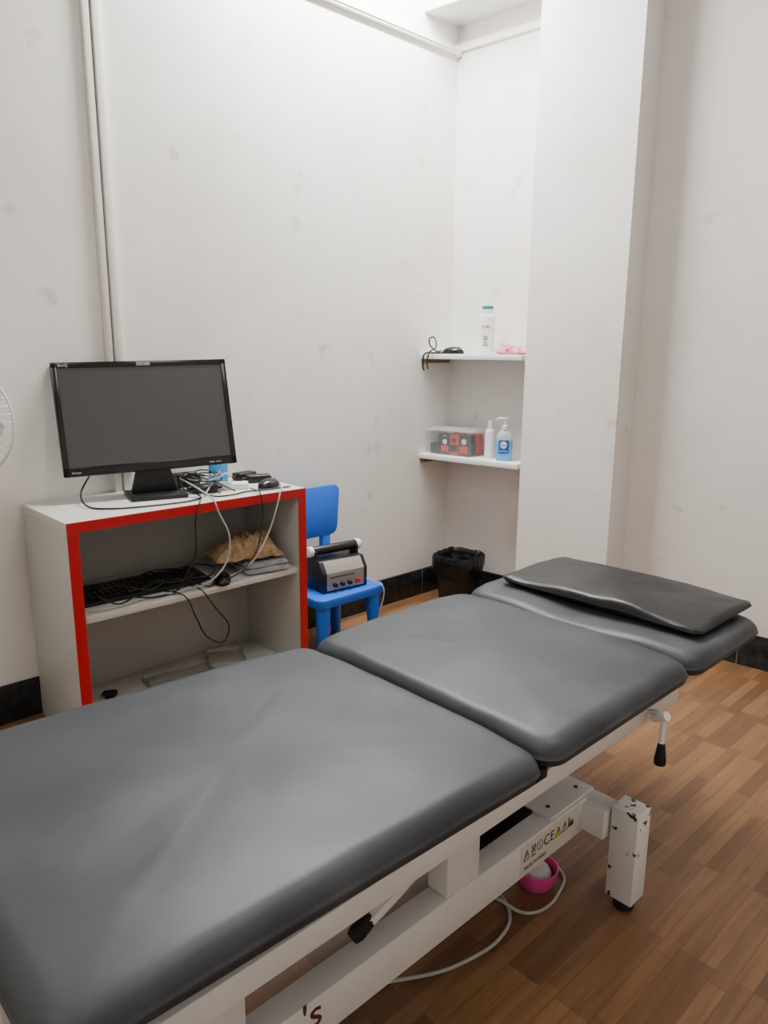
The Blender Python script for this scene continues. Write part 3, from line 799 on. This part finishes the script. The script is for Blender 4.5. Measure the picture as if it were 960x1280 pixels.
# ---------------------------------------------------------------- floor stuff
pk = thing('plastic_bowl', 'pink plastic bowl on the floor under bed', 'bowl', k(-.69, 1.065, 0))
b = MB(); b.lathe([(0, 0), (.038, 0), (.042, .004), (.05, .04), (.052, .046), (.049, .047), (.038, .012), (0, .01)], 36); b.finish('rim', M_pink, pk)
b = MB(); b.lathe([(0, .011), (.028, .012), (.036, .03), (.03, .042), (0, .045)], 30); b.finish('filling', M_whitep, pk)
cable('cable', [(-.80, .60, .005), (-.745, .66, .004), (-.7084, .708, .004), (-.6685, .78, .004), (-.649, .86, .004), (-.65, .91, .004), (-.665, .95, .004), (-.703, .98, .004), (-.78, 1.0, .004)], .004, M_greyc, 'pale grey power cable lying on wood floor')
cable('cable', [(-.75, .95, .012), (-.703, .965, .012), (-.665, .975, .004), (-.642, .995, .004), (-.635, 1.03, .004), (-.64, 1.065, .004), (-.66, 1.115, .004), (-.72, 1.14, .004)], .004, M_greyc, 'pale grey cable loop around pink bowl on floor')

# ---------------------------------------------------------------- fan
fn = thing('pedestal_fan', 'white pedestal fan with wire cage near wall', 'fan', k(-1.75, .395, 0), R(55))
zf = .8465*K; rf = .134*K
b = MB(); b.lathe([(0, 0), (.12, 0), (.125, .012), (.1, .028), (.03, .04), (0, .04)], 40); b.finish('base', M_whitep, fn)
b = MB(); b.cyl((0, .06, .035), (0, .06, zf-.05), .014); b.cyl((0, 0, .035), (0, .06, .05), .014); b.finish('pole', M_whitep, fn)
b = MB(); b.cyl((0, .03, zf), (0, .14, zf), .05, .04, bev=.006); b.cyl((0, .07, zf-.06), (0, .07, zf), .02); b.finish('motor', M_whitep, fn)
b = MB()
b.tube([(rf*math.cos(a*R(15)), 0, zf+rf*math.sin(a*R(15))) for a in range(24)], .004, closed=True, n=3)
for sgn in (-1, 1):
    for i in range(48):
        a = R(7.5*i); c_, s_ = math.cos(a), math.sin(a)
        b.tube([(.03*c_, sgn*.045, zf+.03*s_), (rf*.6*c_, sgn*.042, zf+rf*.6*s_), (rf*.92*c_, sgn*.022, zf+rf*.92*s_), (rf*c_, 0, zf+rf*s_)], .0012, seg=5, n=3)
    b.tube([(rf*.6*math.cos(a*R(15)), sgn*.042, zf+rf*.6*math.sin(a*R(15))) for a in range(24)], .0015, closed=True, n=2, seg=5)
b.cyl((0, -.05, zf), (0, -.042, zf), .034, bev=.002)
b.finish('cage', M_whitep, fn)
for i in range(3):
    b = MB(); b.prism([(.02, -.012), (.06, -.05), (.12, -.055), (.145, -.01), (.12, .04), (.05, .02)], -.0015, .0015,
        M=Matrix.Translation((0, 0, zf)) @ Matrix.Rotation(R(120*i), 4, 'Y') @ Matrix.Rotation(R(90), 4, 'X') @ Matrix.Rotation(R(18), 4, 'X'))
    b.finish('blade', M_whitep, fn)

# ---------------------------------------------------------------- lights
def area(name, loc, rot, sx, sy, e, col):
    l = bpy.data.lights.new(name, 'AREA'); l.shape = 'RECTANGLE'; l.size = sx; l.size_y = sy; l.energy = e; l.color = col
    o = bpy.data.objects.new(name, l); scn.collection.objects.link(o); o.location = loc; o.rotation_euler = rot; return o
area('tube_lamp', (XL+.30, 1.68*K, 2.38*K), (0, R(-4), 0), .1, 1.1, 105, (.99, .99, .98))
area('ceiling_lamp', (-.2, 1.4, ZC-.03), (0, 0, 0), 1.0, .7, 20, (1, .96, .91))
area('ceiling_lamp_near', (-.8, -.5, ZC-.03), (0, 0, 0), .9, .8, 15, (1, .97, .93))
w = bpy.data.worlds.new('w'); scn.world = w; w.use_nodes = True
w.node_tree.nodes['Background'].inputs[0].default_value = (.8, .85, .9, 1)
w.node_tree.nodes['Background'].inputs[1].default_value = .2
